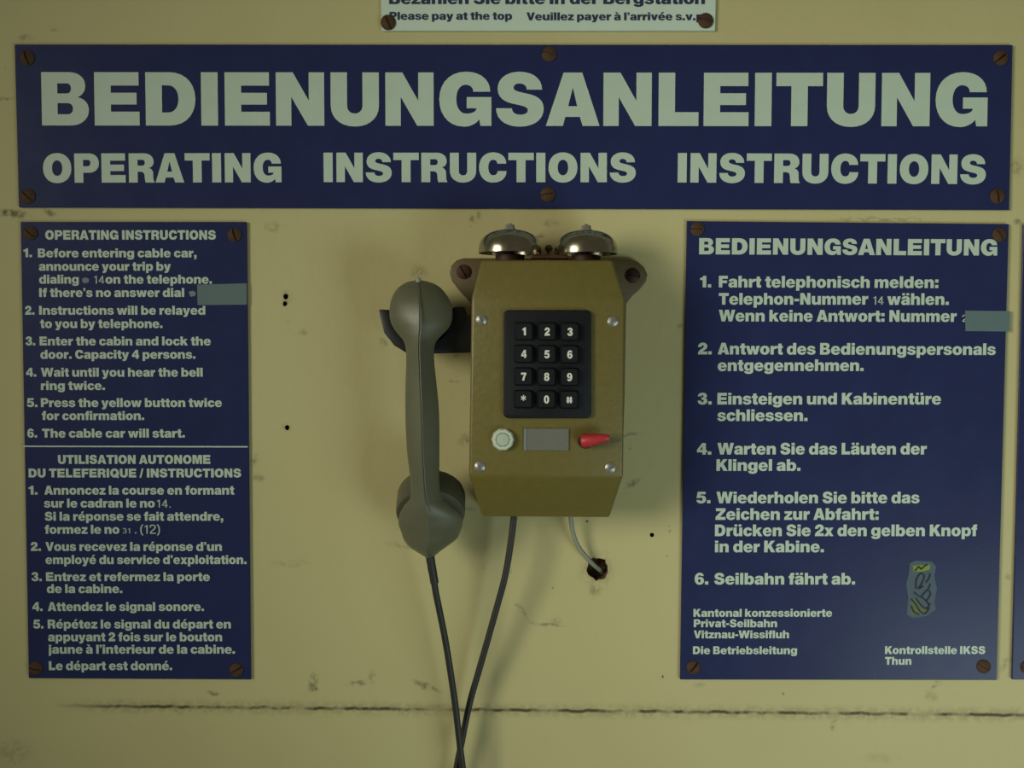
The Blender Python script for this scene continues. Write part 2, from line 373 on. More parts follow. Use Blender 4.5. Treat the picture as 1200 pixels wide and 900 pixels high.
# ------------------------------------------------------------------ the wall and floor
def px_marks():
    # (x, y, half length, half height, degrees, strength): dirt, scuffs, flaked paint on the wall, and the dark of tiny holes painted in
    return [(12, 250, 26, 6, 4, .8), (58, 249, 12, 5, 30, .6), (336, 350, 7, 10, 0, .5), (336, 501, 7, 6, 0, .35),
            (298, 540, 6, 9, 20, .45), (303, 560, 10, 5, 15, .35), (250, 813, 10, 4, 10, .6), (367, 800, 6, 13, 10, .6), (368, 808, 6, 5, 0, .7),
            (418, 801, 18, 4, -6, .5), (500, 804, 22, 5, 20, .6), (436, 793, 6, 9, 30, .35), (612, 716, 22, 3, 52, .35), (640, 732, 26, 3.2, 4, .5),
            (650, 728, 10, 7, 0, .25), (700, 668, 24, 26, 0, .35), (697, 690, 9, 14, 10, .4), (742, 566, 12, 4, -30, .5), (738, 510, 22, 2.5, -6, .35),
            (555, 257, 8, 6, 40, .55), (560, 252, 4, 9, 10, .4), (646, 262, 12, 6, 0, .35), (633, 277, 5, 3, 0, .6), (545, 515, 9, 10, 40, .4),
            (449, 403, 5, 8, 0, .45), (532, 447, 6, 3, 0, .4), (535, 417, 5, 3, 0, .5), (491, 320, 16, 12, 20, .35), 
             (340, 660, 26, 5, 0, .22), (820, 803, 10, 3, 0, .3), (1096, 802, 8, 3, -40, .5), (1092, 816, 10, 8, 30, .3),
            (977, 849, 4, 10, 20, .5), (835, 378, 6, 4, 0, .4), (798, 383, 5, 4, 0, .5), (1181, 675, 5, 5, 0, .4), (1178, 778, 6, 16, 40, .3),
            (1030, 888, 26, 8, 0, .15), (15, 882, 30, 20, 0, .2), (6, 115, 16, 3, 0, .5), (30, 45, 10, 5, 0, .35), (63, 34, 6, 4, 0, .3),
            (1192, 195, 9, 14, 0, .3), (1193, 260, 6, 6, 0, .5), (205, 833, 14, 4, 20, .3), (320, 265, 10, 8, 0, .3),
            (355, 390, 6, 5, 0, .3), (1030, 257, 70, 3, 0, .35), (470, 640, 24, 3, 10, .25), (545, 597, 14, 3, 0, .3), (1120, 480, 3, 3, 0, .3),
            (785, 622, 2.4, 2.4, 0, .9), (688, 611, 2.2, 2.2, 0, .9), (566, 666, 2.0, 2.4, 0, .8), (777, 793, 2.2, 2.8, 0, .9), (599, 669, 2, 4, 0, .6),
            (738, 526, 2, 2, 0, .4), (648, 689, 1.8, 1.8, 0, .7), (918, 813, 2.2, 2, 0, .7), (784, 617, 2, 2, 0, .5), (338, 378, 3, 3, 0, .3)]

def wall_material():
    m = bpy.data.materials.new('cream_painted_wall'); m.use_nodes = True; t = m.node_tree; L = t.links.new
    b = t.nodes['Principled BSDF']; b.inputs['Specular IOR Level'].default_value = 0.35
    tc = nd(t, 'ShaderNodeTexCoord'); ob = tc.outputs['Object']
    big = nd(t, 'ShaderNodeTexNoise', inp={'Scale': 5.0, 'Detail': 6.0, 'Roughness': 0.6}); L(ob, big.inputs['Vector'])
    fine = nd(t, 'ShaderNodeTexNoise', inp={'Scale': 170.0, 'Detail': 6.0, 'Roughness': 0.65}); L(ob, fine.inputs['Vector'])
    cr = nd(t, 'ShaderNodeMix', data_type='RGBA'); L(big.outputs['Fac'], cr.inputs[0])
    cr.inputs[6].default_value = s2l((186, 176, 122)) + (1,); cr.inputs[7].default_value = s2l((200, 192, 142)) + (1,)
    # small shift of the coordinates so that marks have ragged outlines
    wob = nd(t, 'ShaderNodeTexNoise', inp={'Scale': 120.0, 'Detail': 4.0}); L(ob, wob.inputs['Vector'])
    sub = nd(t, 'ShaderNodeVectorMath', operation='SUBTRACT'); L(wob.outputs['Color'], sub.inputs[0]); sub.inputs[1].default_value = (.5, .5, .5)
    scl = nd(t, 'ShaderNodeVectorMath', operation='SCALE'); L(sub.outputs[0], scl.inputs[0]); scl.inputs['Scale'].default_value = 0.008
    add = nd(t, 'ShaderNodeVectorMath', operation='ADD'); L(ob, add.inputs[0]); L(scl.outputs[0], add.inputs[1])
    acc = None
    for (x, y, hx, hy, deg, st) in px_marks():
        c = P(x, y); k = 1.0 / 1400.0
        mp = nd(t, 'ShaderNodeMapping', vector_type='TEXTURE')
        mp.inputs['Location'].default_value = (c.x, 0, c.z); mp.inputs['Rotation'].default_value = (0, R(deg), 0)
        mp.inputs['Scale'].default_value = (hx * k * 1.15, 1, hy * k * 1.15)
        L((add.outputs[0] if hx > 2.6 else ob), mp.inputs['Vector'])
        ln = nd(t, 'ShaderNodeVectorMath', operation='LENGTH'); L(mp.outputs[0], ln.inputs[0])
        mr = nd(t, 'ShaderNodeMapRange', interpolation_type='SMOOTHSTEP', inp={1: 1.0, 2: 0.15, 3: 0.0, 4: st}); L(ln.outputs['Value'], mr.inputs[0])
        if acc is None: acc = mr.outputs[0]
        else:
            mm = nd(t, 'ShaderNodeMath', operation='MAXIMUM'); L(acc, mm.inputs[0]); L(mr.outputs[0], mm.inputs[1]); acc = mm.outputs[0]
    # broken up by a fine noise
    gate = nd(t, 'ShaderNodeMapRange', inp={1: 0.42, 2: 0.54, 3: 0.12, 4: 1.0}); L(fine.outputs['Fac'], gate.inputs[0])
    ga = nd(t, 'ShaderNodeMath', operation='MULTIPLY'); L(acc, ga.inputs[0]); L(gate.outputs[0], ga.inputs[1])
    # horizontal board joint: a dirty ragged line across the wall
    a, c = P(60, 827), P(1200, 838)
    mp = nd(t, 'ShaderNodeMapping', vector_type='TEXTURE'); mp.inputs['Location'].default_value = (a.x, 0, a.z)
    mp.inputs['Rotation'].default_value = (0, -math.atan2(c.z - a.z, c.x - a.x), 0); L(ob, mp.inputs['Vector'])
    sx = nd(t, 'ShaderNodeSeparateXYZ'); L(mp.outputs[0], sx.inputs[0])
    wl = nd(t, 'ShaderNodeTexNoise', noise_dimensions='1D', inp={'Scale': 75.0, 'Detail': 5.0}); L(sx.outputs['X'], wl.inputs['W'])
    w2 = nd(t, 'ShaderNodeMath', operation='MULTIPLY_ADD', inp={1: 0.003, 2: -0.0015}); L(wl.outputs['Fac'], w2.inputs[0])
    dz = nd(t, 'ShaderNodeMath', operation='SUBTRACT'); L(sx.outputs['Z'], dz.inputs[0]); L(w2.outputs[0], dz.inputs[1])
    ab = nd(t, 'ShaderNodeMath', operation='ABSOLUTE'); L(dz.outputs[0], ab.inputs[0])
    core = nd(t, 'ShaderNodeMapRange', interpolation_type='SMOOTHSTEP', inp={1: 0.0025, 2: 0.0004, 3: 0.0, 4: 0.9}); L(ab.outputs[0], core.inputs[0])
    halo = nd(t, 'ShaderNodeMapRange', interpolation_type='SMOOTHSTEP', inp={1: 0.009, 2: 0.0, 3: 0.0, 4: 0.30}); L(ab.outputs[0], halo.inputs[0])
    hg = nd(t, 'ShaderNodeMath', operation='MULTIPLY'); L(halo.outputs[0], hg.inputs[0]); L(gate.outputs[0], hg.inputs[1])
    br = nd(t, 'ShaderNodeTexNoise', noise_dimensions='1D', inp={'Scale': 17.0, 'Detail': 4.0, 'Roughness': .7}); L(sx.outputs['X'], br.inputs['W'])
    brm = nd(t, 'ShaderNodeMapRange', inp={1: 0.38, 2: 0.56, 3: 0.32, 4: 1.0}); L(br.outputs['Fac'], brm.inputs[0])
    st = nd(t, 'ShaderNodeMapRange', inp={1: 0.0, 2: 0.06, 3: 0.0, 4: 1.0}); L(sx.outputs['X'], st.inputs[0])
    ct = nd(t, 'ShaderNodeMath', operation='MULTIPLY'); L(core.outputs[0], ct.inputs[0]); L(brm.outputs[0], ct.inputs[1])
    cmx = nd(t, 'ShaderNodeMath', operation='MAXIMUM'); L(ct.outputs[0], cmx.inputs[0]); L(hg.outputs[0], cmx.inputs[1])
    cs = nd(t, 'ShaderNodeMath', operation='MULTIPLY'); L(cmx.outputs[0], cs.inputs[0]); L(st.outputs[0], cs.inputs[1])
    tot = nd(t, 'ShaderNodeMath', operation='MAXIMUM'); L(cs.outputs[0], tot.inputs[0]); L(ga.outputs[0], tot.inputs[1])
    # fine specks
    sp = nd(t, 'ShaderNodeTexVoronoi', inp={'Scale': 42.0}); L(ob, sp.inputs['Vector'])
    spm = nd(t, 'ShaderNodeMapRange', inp={1: 0.05, 2: 0.02, 3: 0.0, 4: 0.45}); L(sp.outputs['Distance'], spm.inputs[0])
    spn = nd(t, 'ShaderNodeTexNoise', inp={'Scale': 14.0}); L(ob, spn.inputs['Vector'])
    spg = nd(t, 'ShaderNodeMapRange', inp={1: 0.52, 2: 0.6, 3: 0.0, 4: 1.0}); L(spn.outputs['Fac'], spg.inputs[0])
    spx = nd(t, 'ShaderNodeMath', operation='MULTIPLY'); L(spm.outputs[0], spx.inputs[0]); L(spg.outputs[0], spx.inputs[1])
    tt = nd(t, 'ShaderNodeMath', operation='MAXIMUM'); L(tot.outputs[0], tt.inputs[0]); L(spx.outputs[0], tt.inputs[1])
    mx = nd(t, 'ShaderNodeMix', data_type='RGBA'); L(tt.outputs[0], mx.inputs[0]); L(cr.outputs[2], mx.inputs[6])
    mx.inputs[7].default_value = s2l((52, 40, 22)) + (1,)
    L(mx.outputs[2], b.inputs['Base Color'])
    rg = nd(t, 'ShaderNodeMapRange', inp={3: 0.5, 4: 0.75}); L(fine.outputs['Fac'], rg.inputs[0]); L(rg.outputs[0], b.inputs['Roughness'])
    # brushed-paint relief and the joint's groove
    rel = nd(t, 'ShaderNodeTexNoise', inp={'Scale': 90.0, 'Detail': 5.0}); L(ob, rel.inputs['Vector'])
    hgt = nd(t, 'ShaderNodeMath', operation='MULTIPLY_ADD', inp={1: -1.2}); L(cs.outputs[0], hgt.inputs[0]); L(rel.outputs['Fac'], hgt.inputs[2])
    bp = nd(t, 'ShaderNodeBump', inp={'Strength': 0.28, 'Distance': 0.0015}); L(hgt.outputs[0], bp.inputs['Height']); L(bp.outputs[0], b.inputs['Normal'])
    return m

M['wall'] = wall_material()
M['hole'] = mat('bare_plaster_in_hole', (96, 76, 52), 0.9, var=0.4, vscale=300)
M['floor'] = mat('concrete_floor', (120, 116, 100), 0.7, var=0.15, vscale=8)

def ngon(cx, cz, rx, rz, y, n, jag=0.0):
    return [Vector((cx + rx * (1 + random.uniform(-jag, jag)) * math.cos(2 * math.pi * i / n), y,
                    cz + rz * (1 + random.uniform(-jag, jag)) * math.sin(2 * math.pi * i / n))) for i in range(n)]
wm = MB()
wm.prism([(-1.5, 0, 0), (1.5, 0, 0), (1.5, 0, 2.5), (-1.5, 0, 2.5)], (0, 0.12, 0))
wall = wm.build('wall_back', [M['wall'], M['hole']], smooth=0)
wall['kind'] = 'structure'; wall['label'] = 'cream painted wall with a dirty horizontal joint'
cut = MB()
for (x, y, rx, ry, dp, n, jg) in [(700.5, 666.5, 12.5, 13.5, .013, 22, .12), (335, 347.5, 3.1, 3.4, .02, 12, .1), (334, 356, 2.6, 2.8, .02, 12, .1),
                                  (336.5, 501, 2.8, 3.2, .02, 12, .1), (764, 627, 2.6, 2.6, .02, 12, .1)]:
    c = P(x, y); cut.prism(ngon(c.x, c.z, rx / 1401, ry / 1401, -0.01, n, jg), (0, dp + 0.01, 0), 1)
co = cut.build('cutter', [M['wall'], M['hole']], smooth=0)
bo = wall.modifiers.new('holes', 'BOOLEAN'); bo.object = co; bo.operation = 'DIFFERENCE'; bo.solver = 'EXACT'; bo.material_mode = 'INDEX'
dg = bpy.context.evaluated_depsgraph_get(); dg.update()
nm = bpy.data.meshes.new_from_object(wall.evaluated_get(dg))
wall.modifiers.clear(); wall.data = nm; nm.name = 'wall_back'
bpy.data.objects.remove(co)
fm = MB(); fm.prism([(-1.5, 0.0, 0), (1.5, 0.0, 0), (1.5, -2.6, 0), (-1.5, -2.6, 0)], (0, 0, -0.1))
fl = fm.build('floor', M['floor'], smooth=0); fl['kind'] = 'structure'

# ------------------------------------------------------------------ screws
def screw(parent, x, y, d, rpx, m, ang=0, name='screw', label=None, dome=0.34):
    c = P(x, y, d); r = rpx * (DIST - d) / F
    us = [-1, -.75, -.5, -.3, -.15, -.13, .13, .15, .3, .5, .75, 1]; n = len(us)
    mb = MB(); vs = []; ca, sa = math.cos(R(ang)), math.sin(R(ang))
    for u in us:
        for v in us:
            x_, z_ = u * math.sqrt(1 - v * v / 2), v * math.sqrt(1 - u * u / 2)
            rr = min(1.0, math.hypot(x_, z_))
            h = dome * r * (1 - rr ** 2.2) + 0.12 * r
            if abs(u) < .14 and abs(v) < .98: h -= 0.24 * r
            vs.append(Vector((c.x + r * (x_ * ca - z_ * sa), c.y - h, c.z + r * (x_ * sa + z_ * ca))))
    fs = [[i * n + j, (i + 1) * n + j, (i + 1) * n + j + 1, i * n + j + 1] for i in range(n - 1) for j in range(n - 1)]
    mb.add(vs, fs)
    rim = [i * n for i in range(n)] + [(n - 1) * n + j for j in range(1, n)] + [i * n + n - 1 for i in range(n - 2, -1, -1)] + [j for j in range(n - 2, 0, -1)]
    k = len(rim)
    mb.add([vs[i] for i in rim] + [Vector((vs[i].x, c.y + 0.0003, vs[i].z)) for i in rim],
           [[i, (i + 1) % k, (i + 1) % k + k, i + k] for i in range(k)] + [list(range(k, 2 * k))])
    o = mb.build(name, m, parent)
    if label: lab(o, label)
    return o

# ------------------------------------------------------------------ signs
TH = 0.0022          # sign thickness
DF = TH + 0.0005     # sign face distance from wall
def plate(root, corners, m, name='panel'):
    mb = MB(); pts = [P(x, y, DF) for x, y in corners]
    for p in pts: p.y = -DF
    mb.prism(pts, (0, TH, 0))
    return mb.build(name, m, root, bevel=0.0004, seg=1)
DL = DF + 0.00025    # lettering face
def letters(root, name, lines, m, label=None):
    mb = MB()
    for ln in lines: write(mb, *ln[:5], DL, **(ln[5] if len(ln) > 5 else {}))
    n = len(mb.v); fcount = len(mb.f)
    o = mb.build(name, m, root, smooth=0)
    # printed lettering: keep every face towards the room
    me = o.data; bm = bmesh.new(); bm.from_mesh(me)
    for f in bm.faces:
        if f.normal.y > 0: f.normal_flip()
    bm.to_mesh(me); bm.free()
    if label: lab(o, label)
    return o
def sheet(root, name, pts, m, d, t=0.00015, label=None):
    mb = MB(); q = [P(x, y, d) for x, y in pts]; mb.prism(q, (0, t, 0)); o = mb.build(name, m, root, smooth=0)
    if label: lab(o, label)
    return o
TN = dict(thin=True)

# wide title sign
s = thing('sign_board', 'wide blue title sign reading BEDIENUNGSANLEITUNG in huge pale letters', 'sign', P(602, 246, 0))
plate(s, [(17, 52), (1187, 52.5), (1183, 246), (22, 243)], M['blue'])
letters(s, 'title_lettering', [('BEDIENUNGSANLEITUNG', 49.3, 1156.8, 147, 62.5, dict(y1=148))], M['white_letters'], 'huge pale heading letters')
letters(s, 'subtitle_lettering', [('OPERATING', 50.7, 330, 214.2, 34.3, dict(y1=213.6))], M['white_letters'])
letters(s, 'subtitle_lettering', [('INSTRUCTIONS', 379.3, 745, 213.4, 34.5, dict(y1=213.6))], M['white_letters'])
letters(s, 'subtitle_lettering', [('INSTRUCTIONS', 794, 1155, 213.8, 34.5, dict(y1=215.8))], M['white_letters'])
for i, (x, y) in enumerate([(32, 68), (643.5, 63.5), (1172.5, 68), (33, 230), (642, 228), (1168.5, 230)]):
    screw(s, x, y, DF, 8.6, M['rust'], [20, 70, 130, 45, 100, 10][i])

# left sign
s = thing('sign_board', 'narrow dark blue sign left of the telephone with English and French instructions', 'sign', P(162, 797, 0))
plate(s, [(24, 260), (289, 260), (294, 796.5), (33.5, 795)], M['blue'])
c = 10.4
letters(s, 'heading_lettering', [('OPERATING INSTRUCTIONS', 53.1, 253, 280.8, 11)], M['white_letters'])
letters(s, 'instruction_text', [('1.', 27.6, 37.5, 301.4, c), ('Before entering cable car,', 44.4, 230.4, 301.6, c), ('announce your trip by', 45.6, 200.4, 317.2, c),
   ('dialing', 45.9, 92.4, 332.4, c), ('14', 110, 122.5, 332.4, 9.5, TN), ('on the telephone.', 123.6, 248.4, 332.4, c), ("If there's no answer dial", 45.9, 216, 348, c)], M['white_letters'])
letters(s, 'instruction_text', [('2.', 29.4, 40.5, 368.8, c), ('Instructions will be relayed', 45.9, 240.6, 368.8, c), ('to you by telephone.', 47, 190.5, 384.4, c)], M['white_letters'])
letters(s, 'instruction_text', [('3.', 30, 41.4, 404.8, c), ('Enter the cabin and lock the', 46.5, 247, 404.8, c), ('door. Capacity 4 persons.', 47.4, 229, 420.4, c)], M['white_letters'])
letters(s, 'instruction_text', [('4.', 30.6, 42.6, 441.4, c), ('Wait until you hear the bell', 48, 237.6, 441.4, c), ('ring twice.', 48, 123, 457, c)], M['white_letters'])
letters(s, 'instruction_text', [('5.', 31.5, 44, 477, c), ('Press the yellow button twice', 48, 260, 477, c), ('for confirmation.', 49, 169, 492.2, c)], M['white_letters'])
letters(s, 'instruction_text', [('6.', 32, 43.5, 512.8, c), ('The cable car will start.', 49.5, 216.6, 512.8, c)], M['white_letters'])
sheet(s, 'dividing_line', [(27, 522.2), (290.3, 522.8), (290.3, 524.4), (27, 523.8)], M['white_letters'], DL)
letters(s, 'heading_lettering', [('UTILISATION AUTONOME', 68, 246.6, 543.6, c), ('DU TELEFERIQUE / INSTRUCTIONS', 33.6, 282.6, 559.5, c)], M['white_letters'])
letters(s, 'instruction_text', [('1.', 33.6, 44, 579.6, c), ('Annoncez la course en formant', 52, 274.5, 579.6, c), ('sur le cadran le no', 51.6, 181.5, 594.8, c), ('14.', 183.6, 200, 594.8, 9.5, TN),
   ('Si la réponse se fait attendre,', 52.5, 261.6, 610.2, c), ('formez le no', 52.5, 140, 625.5, c), ('31', 143.5, 153, 625, 6, TN), ('.', 158, 160, 625, 10, TN), ('(12)', 164.4, 187.5, 625.5, 10.5, TN)], M['white_letters'])
letters(s, 'instruction_text', [('2.', 36, 48, 645.6, c), ("Vous recevez la réponse d'un", 53.4, 260, 645.6, c), ("employé du service d'exploitation.", 53.4, 289, 661, c)], M['white_letters'])
letters(s, 'instruction_text', [('3.', 37, 49, 681, c), ('Entrez et refermez la porte', 54, 246, 681, c), ('de la cabine.', 55, 143.4, 695, c)], M['white_letters'])
letters(s, 'instruction_text', [('4.', 38, 50, 716, c), ('Attendez le signal sonore.', 56, 239, 716, c)], M['white_letters'])
letters(s, 'instruction_text', [('5.', 39, 51, 736.5, c), ('Répétez le signal du départ en', 56, 270.6, 736.5, c), ('appuyant 2 fois sur le bouton', 56.4, 260.4, 751.5, c), ("jaune à l'interieur de la cabine.", 57, 275.4, 766, c)], M['white_letters'])
letters(s, 'instruction_text', [('Le départ est donné.', 57.3, 201.7, 785.3, c)], M['white_letters'])
sheet(s, 'tape_patch', [(231, 333.5), (289, 332), (289.2, 357), (231.5, 357.5)], M['patch'], DF + 0.0006, 0.0004, 'blank grey tape strip covering a number')
sheet(s, 'erased_print', [(96, 326.5), (101, 325), (104.5, 327), (104, 331), (98.5, 332), (96.5, 330)], M['smudge'], DL)
sheet(s, 'erased_print', [(221, 342), (226, 340.5), (229.5, 343), (228.5, 347), (223, 347.6)], M['smudge'], DL)
for i, (x, y) in enumerate([(36, 273), (275, 275), (42, 783), (277, 785)]):
    screw(s, x, y, DF, 8.2, M['rust'], [50, 15, 80, 120][i])

# right sign
s = thing('sign_board', 'large blue sign right of the telephone with six numbered German instructions', 'sign', P(983, 798, 0))
plate(s, [(805, 259), (1182.5, 262.5), (1168, 797), (797, 796.5)], M['blue'])
c = 13.6
letters(s, 'heading_lettering', [('BEDIENUNGSANLEITUNG', 819.2, 1168.5, 298, 19, dict(y1=299.5))], M['white_letters'])
letters(s, 'instruction_text', [('1.', 820.3, 833.4, 336.8, c), ('Fahrt telephonisch melden:', 842.3, 1099.6, 336.8, c, dict(y1=337.6)), ('Telephon-Nummer', 842.3, 1017.3, 357, c), ('14', 1023, 1035.5, 357, 10, TN),
   ('wählen.', 1039.7, 1111.8, 357.3, c), ('Wenn keine Antwort: Nummer', 842.3, 1121, 376.6, c, dict(y1=377.2)), ('2', 1127.5, 1134, 377, 8, TN)], M['white_letters'])
letters(s, 'instruction_text', [('2.', 817.8, 834, 415.3, c), ('Antwort des Bedienungspersonals', 841, 1166.8, 415.3, c, dict(y1=416)), ('entgegennehmen.', 841, 1012, 434.8, c)], M['white_letters'])
letters(s, 'instruction_text', [('3.', 817.5, 834, 474, c), ('Einsteigen und Kabinentüre', 840.6, 1102.7, 474, c), ('schliessen.', 840.6, 946.3, 493.4, c)], M['white_letters'])
letters(s, 'instruction_text', [('4.', 816.8, 833.5, 532.8, c), ('Warten Sie das Läuten der', 840.6, 1086, 532.6, c), ('Klingel ab.', 839.5, 938, 551.8, c)], M['white_letters'])
letters(s, 'instruction_text', [('5.', 816, 832.5, 589.8, c), ('Wiederholen Sie bitte das', 839.5, 1077.5, 589.8, c), ('Zeichen zur Abfahrt:', 838.5, 1029.6, 609.2, c), ('Drücken Sie 2x den gelben Knopf', 837.8, 1145, 628.3, c), ('in der Kabine.', 837.8, 965.5, 647.2, c)], M['white_letters'])
letters(s, 'instruction_text', [('6.', 814, 830, 685, c), ('Seilbahn fährt ab.', 837, 1002, 685, c)], M['white_letters'])
c = 9.2
letters(s, 'small_print', [('Kantonal konzessionierte', 812.6, 975, 722.8, c), ('Privat-Seilbahn', 813, 910.6, 735, c), ('Vitznau-Wissifluh', 813, 924.6, 748, c)], M['white_letters'])
letters(s, 'small_print', [('Die Betriebsleitung', 812, 934, 766.6, c)], M['white_letters'])
letters(s, 'small_print', [('Kontrollstelle IKSS', 1037, 1154.5, 766.4, c), ('Thun', 1037, 1068, 779, c)], M['white_letters'])
sheet(s, 'tape_patch', [(1131, 364), (1183.5, 364.5), (1183, 388.5), (1131.5, 388)], M['patch'], DF + 0.0006, 0.0004, 'blank grey tape strip covering a number')
st = sheet(s, 'torn_sticker', [(1066, 660), (1073, 657), (1092, 658), (1097, 664), (1095, 676), (1098, 690), (1095, 706), (1097, 714), (1086, 722), (1070, 724.5), (1062.5, 720), (1064, 700), (1062, 684), (1065, 672)], M['residue'], DL + .0001, 0.0003, 'half torn grey sticker with yellow remnants and black marks')
sheet(st, 'yellow_remnant', [(1070, 663), (1090, 661.5), (1089.5, 667.5), (1079, 670), (1070.5, 669.5)], M['yellow'], DL + .00015)
sheet(st, 'yellow_remnant', [(1067.5, 705), (1072, 700), (1080, 712), (1088, 714), (1080, 720), (1068, 721)], M['dull_yellow'], DL + .00015)
sb = MB()
for pl in ([(1072, 669), (1077, 664), (1079, 667), (1084, 663), (1087, 662)], [(1073, 690), (1074, 679), (1079, 672), (1083, 675), (1080, 684), (1076, 690), (1082, 687)],
           [(1085, 683), (1089, 677), (1090, 672)], [(1079, 700), (1084, 694), (1088, 690), (1090, 684)], [(1086, 704), (1090, 697), (1089, 692)],
           [(1068, 702), (1073, 708), (1078, 716), (1084, 719), (1089, 712)], [(1073, 701), (1080, 710), (1086, 713), (1090, 707)], [(1068, 710), (1071, 717), (1077, 720)], [(1071, 694), (1076, 698), (1083, 702), (1088, 708)]):
    sb.tube(smooth_path([P(x, y, DL + .0003) for x, y in pl], 5), 0.00055, 6)
sb.build('scribble', M['scribble'], st)
for i, (x, y) in enumerate([(816.8, 268.5), (1171, 275), (812.5, 782), (1152.7, 781)]):
    screw(s, x, y, DF, 8.2, M['rust'], [90, 30, 140, 60][i])

# next blue sign, cut by the photograph's right edge
s = thing('sign_board', 'blue sign cut off at the far right edge of the photo', 'sign', P(1290, 797, 0))
plate(s, [(1199.5, 263), (1390, 265), (1374, 797), (1186, 796.5)], M['blue'])
for i, (x, y) in enumerate([(1213, 275), (1378, 277), (1204, 782), (1362, 783)]): screw(s, x, y, DF, 8.2, M['rust'], i * 40)

# white sign at the top
s = thing('sign_board', 'small white sign with dark lettering above the wide blue title sign', 'sign', P(642, 37, 0))
plate(s, [(445, -70), (841, -70), (838, 36), (447, 36)], M['white_plate'])
letters(s, 'heading_lettering', [('Bezahlen Sie bitte in der Bergstation', 456, 826, 4.8, 13)], M['ink'])
letters(s, 'small_print', [('Please pay at the top', 456.5, 600, 23.2, 9.3), ("Veuillez payer à l'arrivée s.v.p.", 617, 828, 23.8, 9.3)], M['ink'])
for i, (x, y) in enumerate([(455, 26.5), (827, 24.5), (455, -58), (829, -58)]): screw(s, x, y, DF, 8.8, M['rust'], 25 + i * 50)

# ------------------------------------------------------------------ wall telephone
DP = 0.074
ph = thing('wall_telephone', 'olive metal wall telephone with keypad and two nickel bells on top', 'telephone', P(640, 606, 0))
front = [P(552.5, 350, DP), P(732.5, 350, DP), P(730.5, 558, DP), P(549.5, 558, DP)]
top = [P(564.5, 304.5, 0.067), P(717.5, 304.5, 0.067)]
bot = [P(714.5, 606.5, 0.046), P(565.0, 605.5, 0.046)]
ring = [top[0], top[1], front[1], front[2], bot[0], bot[1], front[3], front[0]]
back = [Vector((v.x, -0.006, v.z)) for v in ring]
mb = MB()
mb.add(ring + back, [[7, 2, 3, 6], [0, 1, 2, 7], [6, 3, 4, 5]] + [[i, (i + 1) % 8, (i + 1) % 8 + 8, i + 8] for i in range(8)] + [list(range(15, 7, -1))])
housing = mb.build('housing', M['olive'], ph, bevel=0.0022, seg=3, angle=12)
lab(housing, 'olive painted metal box with sloping top and bottom')
# mounting plate with ears
ear = [(700, 303.5), (740, 304.5), (748, 307), (755, 313), (759, 322), (757, 330), (750, 339), (741, 347), (734, 356), (732, 470), (729, 560), (712, 598),
       (568, 598), (553, 560), (553, 470), (553, 357), (546, 349), (537, 339), (530, 330), (527, 320), (529, 311), (535, 305), (543, 302.5), (570, 302.5)]
mb = MB(); mb.prism([P(x, y, 0.006) for x, y in ear], (0, 0.0055, 0)); mb.build('mounting_plate', M['olive_shaded'], ph, bevel=0.001, seg=2)
screw(ph, 543.5, 318.5, 0.006, 8.6, M['dark_rust'], 30, 'mounting_screw')
screw(ph, 741.5, 323, 0.006, 8.6, M['dark_metal'], 80, 'mounting_screw')
for x, y, a in [(564.3, 374.6, 20), (718, 376.5, 75), (562.5, 546.7, 40), (715.2, 548.3, 110)]:
    mbw = MB(); cc = P(x, y, DP + .0004)
    screw(ph, x, y, DP, 6.3, M['steel'], a, 'cover_screw', dome=0.3)

# bells
KB = (DIST - 0.040) / F
def bell(cx, rim_y, nut_x):
    cen = P(cx, rim_y, 0.040); r = 36.8 * KB; h = 27.5 * KB
    prof = []
    sup = lambda q: (1 - q ** 2.6) ** (1 / 2.6)
    out = [(sup(q), q) for q in (0, .12, .25, .38, .5, .6, .69, .77, .84, .90, .94, .97, .99)] + [(.05, 1.0)]
    inn = [(.05, .93)] + [(sup(q) * .955, q * .94) for q in (.97, .90, .77, .6, .38, .12, 0)]
    prof = [(r * a, h * b) for a, b in out[::-1]]
    mb = MB()
    pr = [(r * a, h * b) for a, b in inn] + [(r * a, h * b) for a, b in out]
    pr = pr + [pr[0]]
    # closed ring profile revolved
    n = 64; m = len(pr) - 1; vs = []; fs = []
    for i in range(n):
        a = 2 * math.pi * i / n
        for q in pr[:-1]: vs.append(cen + Vector((q[0] * math.cos(a), q[0] * math.sin(a), q[1])))
    for i in range(n):
        for j in range(m):
            fs.append([i * m + j, ((i + 1) % n) * m + j, ((i + 1) % n) * m + (j + 1) % m, i * m + (j + 1) % m])
    mb.add(vs, fs)
    g = mb.build('bell', M['chrome'], ph, smooth=50); lab(g, 'nickel plated bell dome')
    mb = MB(); mb.lathe([(0.0, -0.0), (7.4 * KB, 0), (7.4 * KB, 1.6 * KB), (5.4 * KB, 1.6 * KB), (5.4 * KB, 5.8 * KB), (2.4 * KB, 6.2 * KB), (2.4 * KB, 7.4 * KB), (0, 7.8 * KB)], cen + Vector((0, 0, h - .0002)), n=6)
    mb.build('bell_nut', M['steel'], g, smooth=20)
    mb = MB(); base = P(cx, rim_y + 8.5, 0.040)
    mb.lathe([(17 * KB, -0.003), (17 * KB, 6.5 * KB), (8 * KB, 8 * KB), (4 * KB, 9 * KB), (4 * KB, h + 7 * KB)], base, n=32)
    mb.build('bell_post', M['dark_metal'], g)
bell(597.6, 297.0, 599.5)
bell(686.8, 297.8, 685.5)
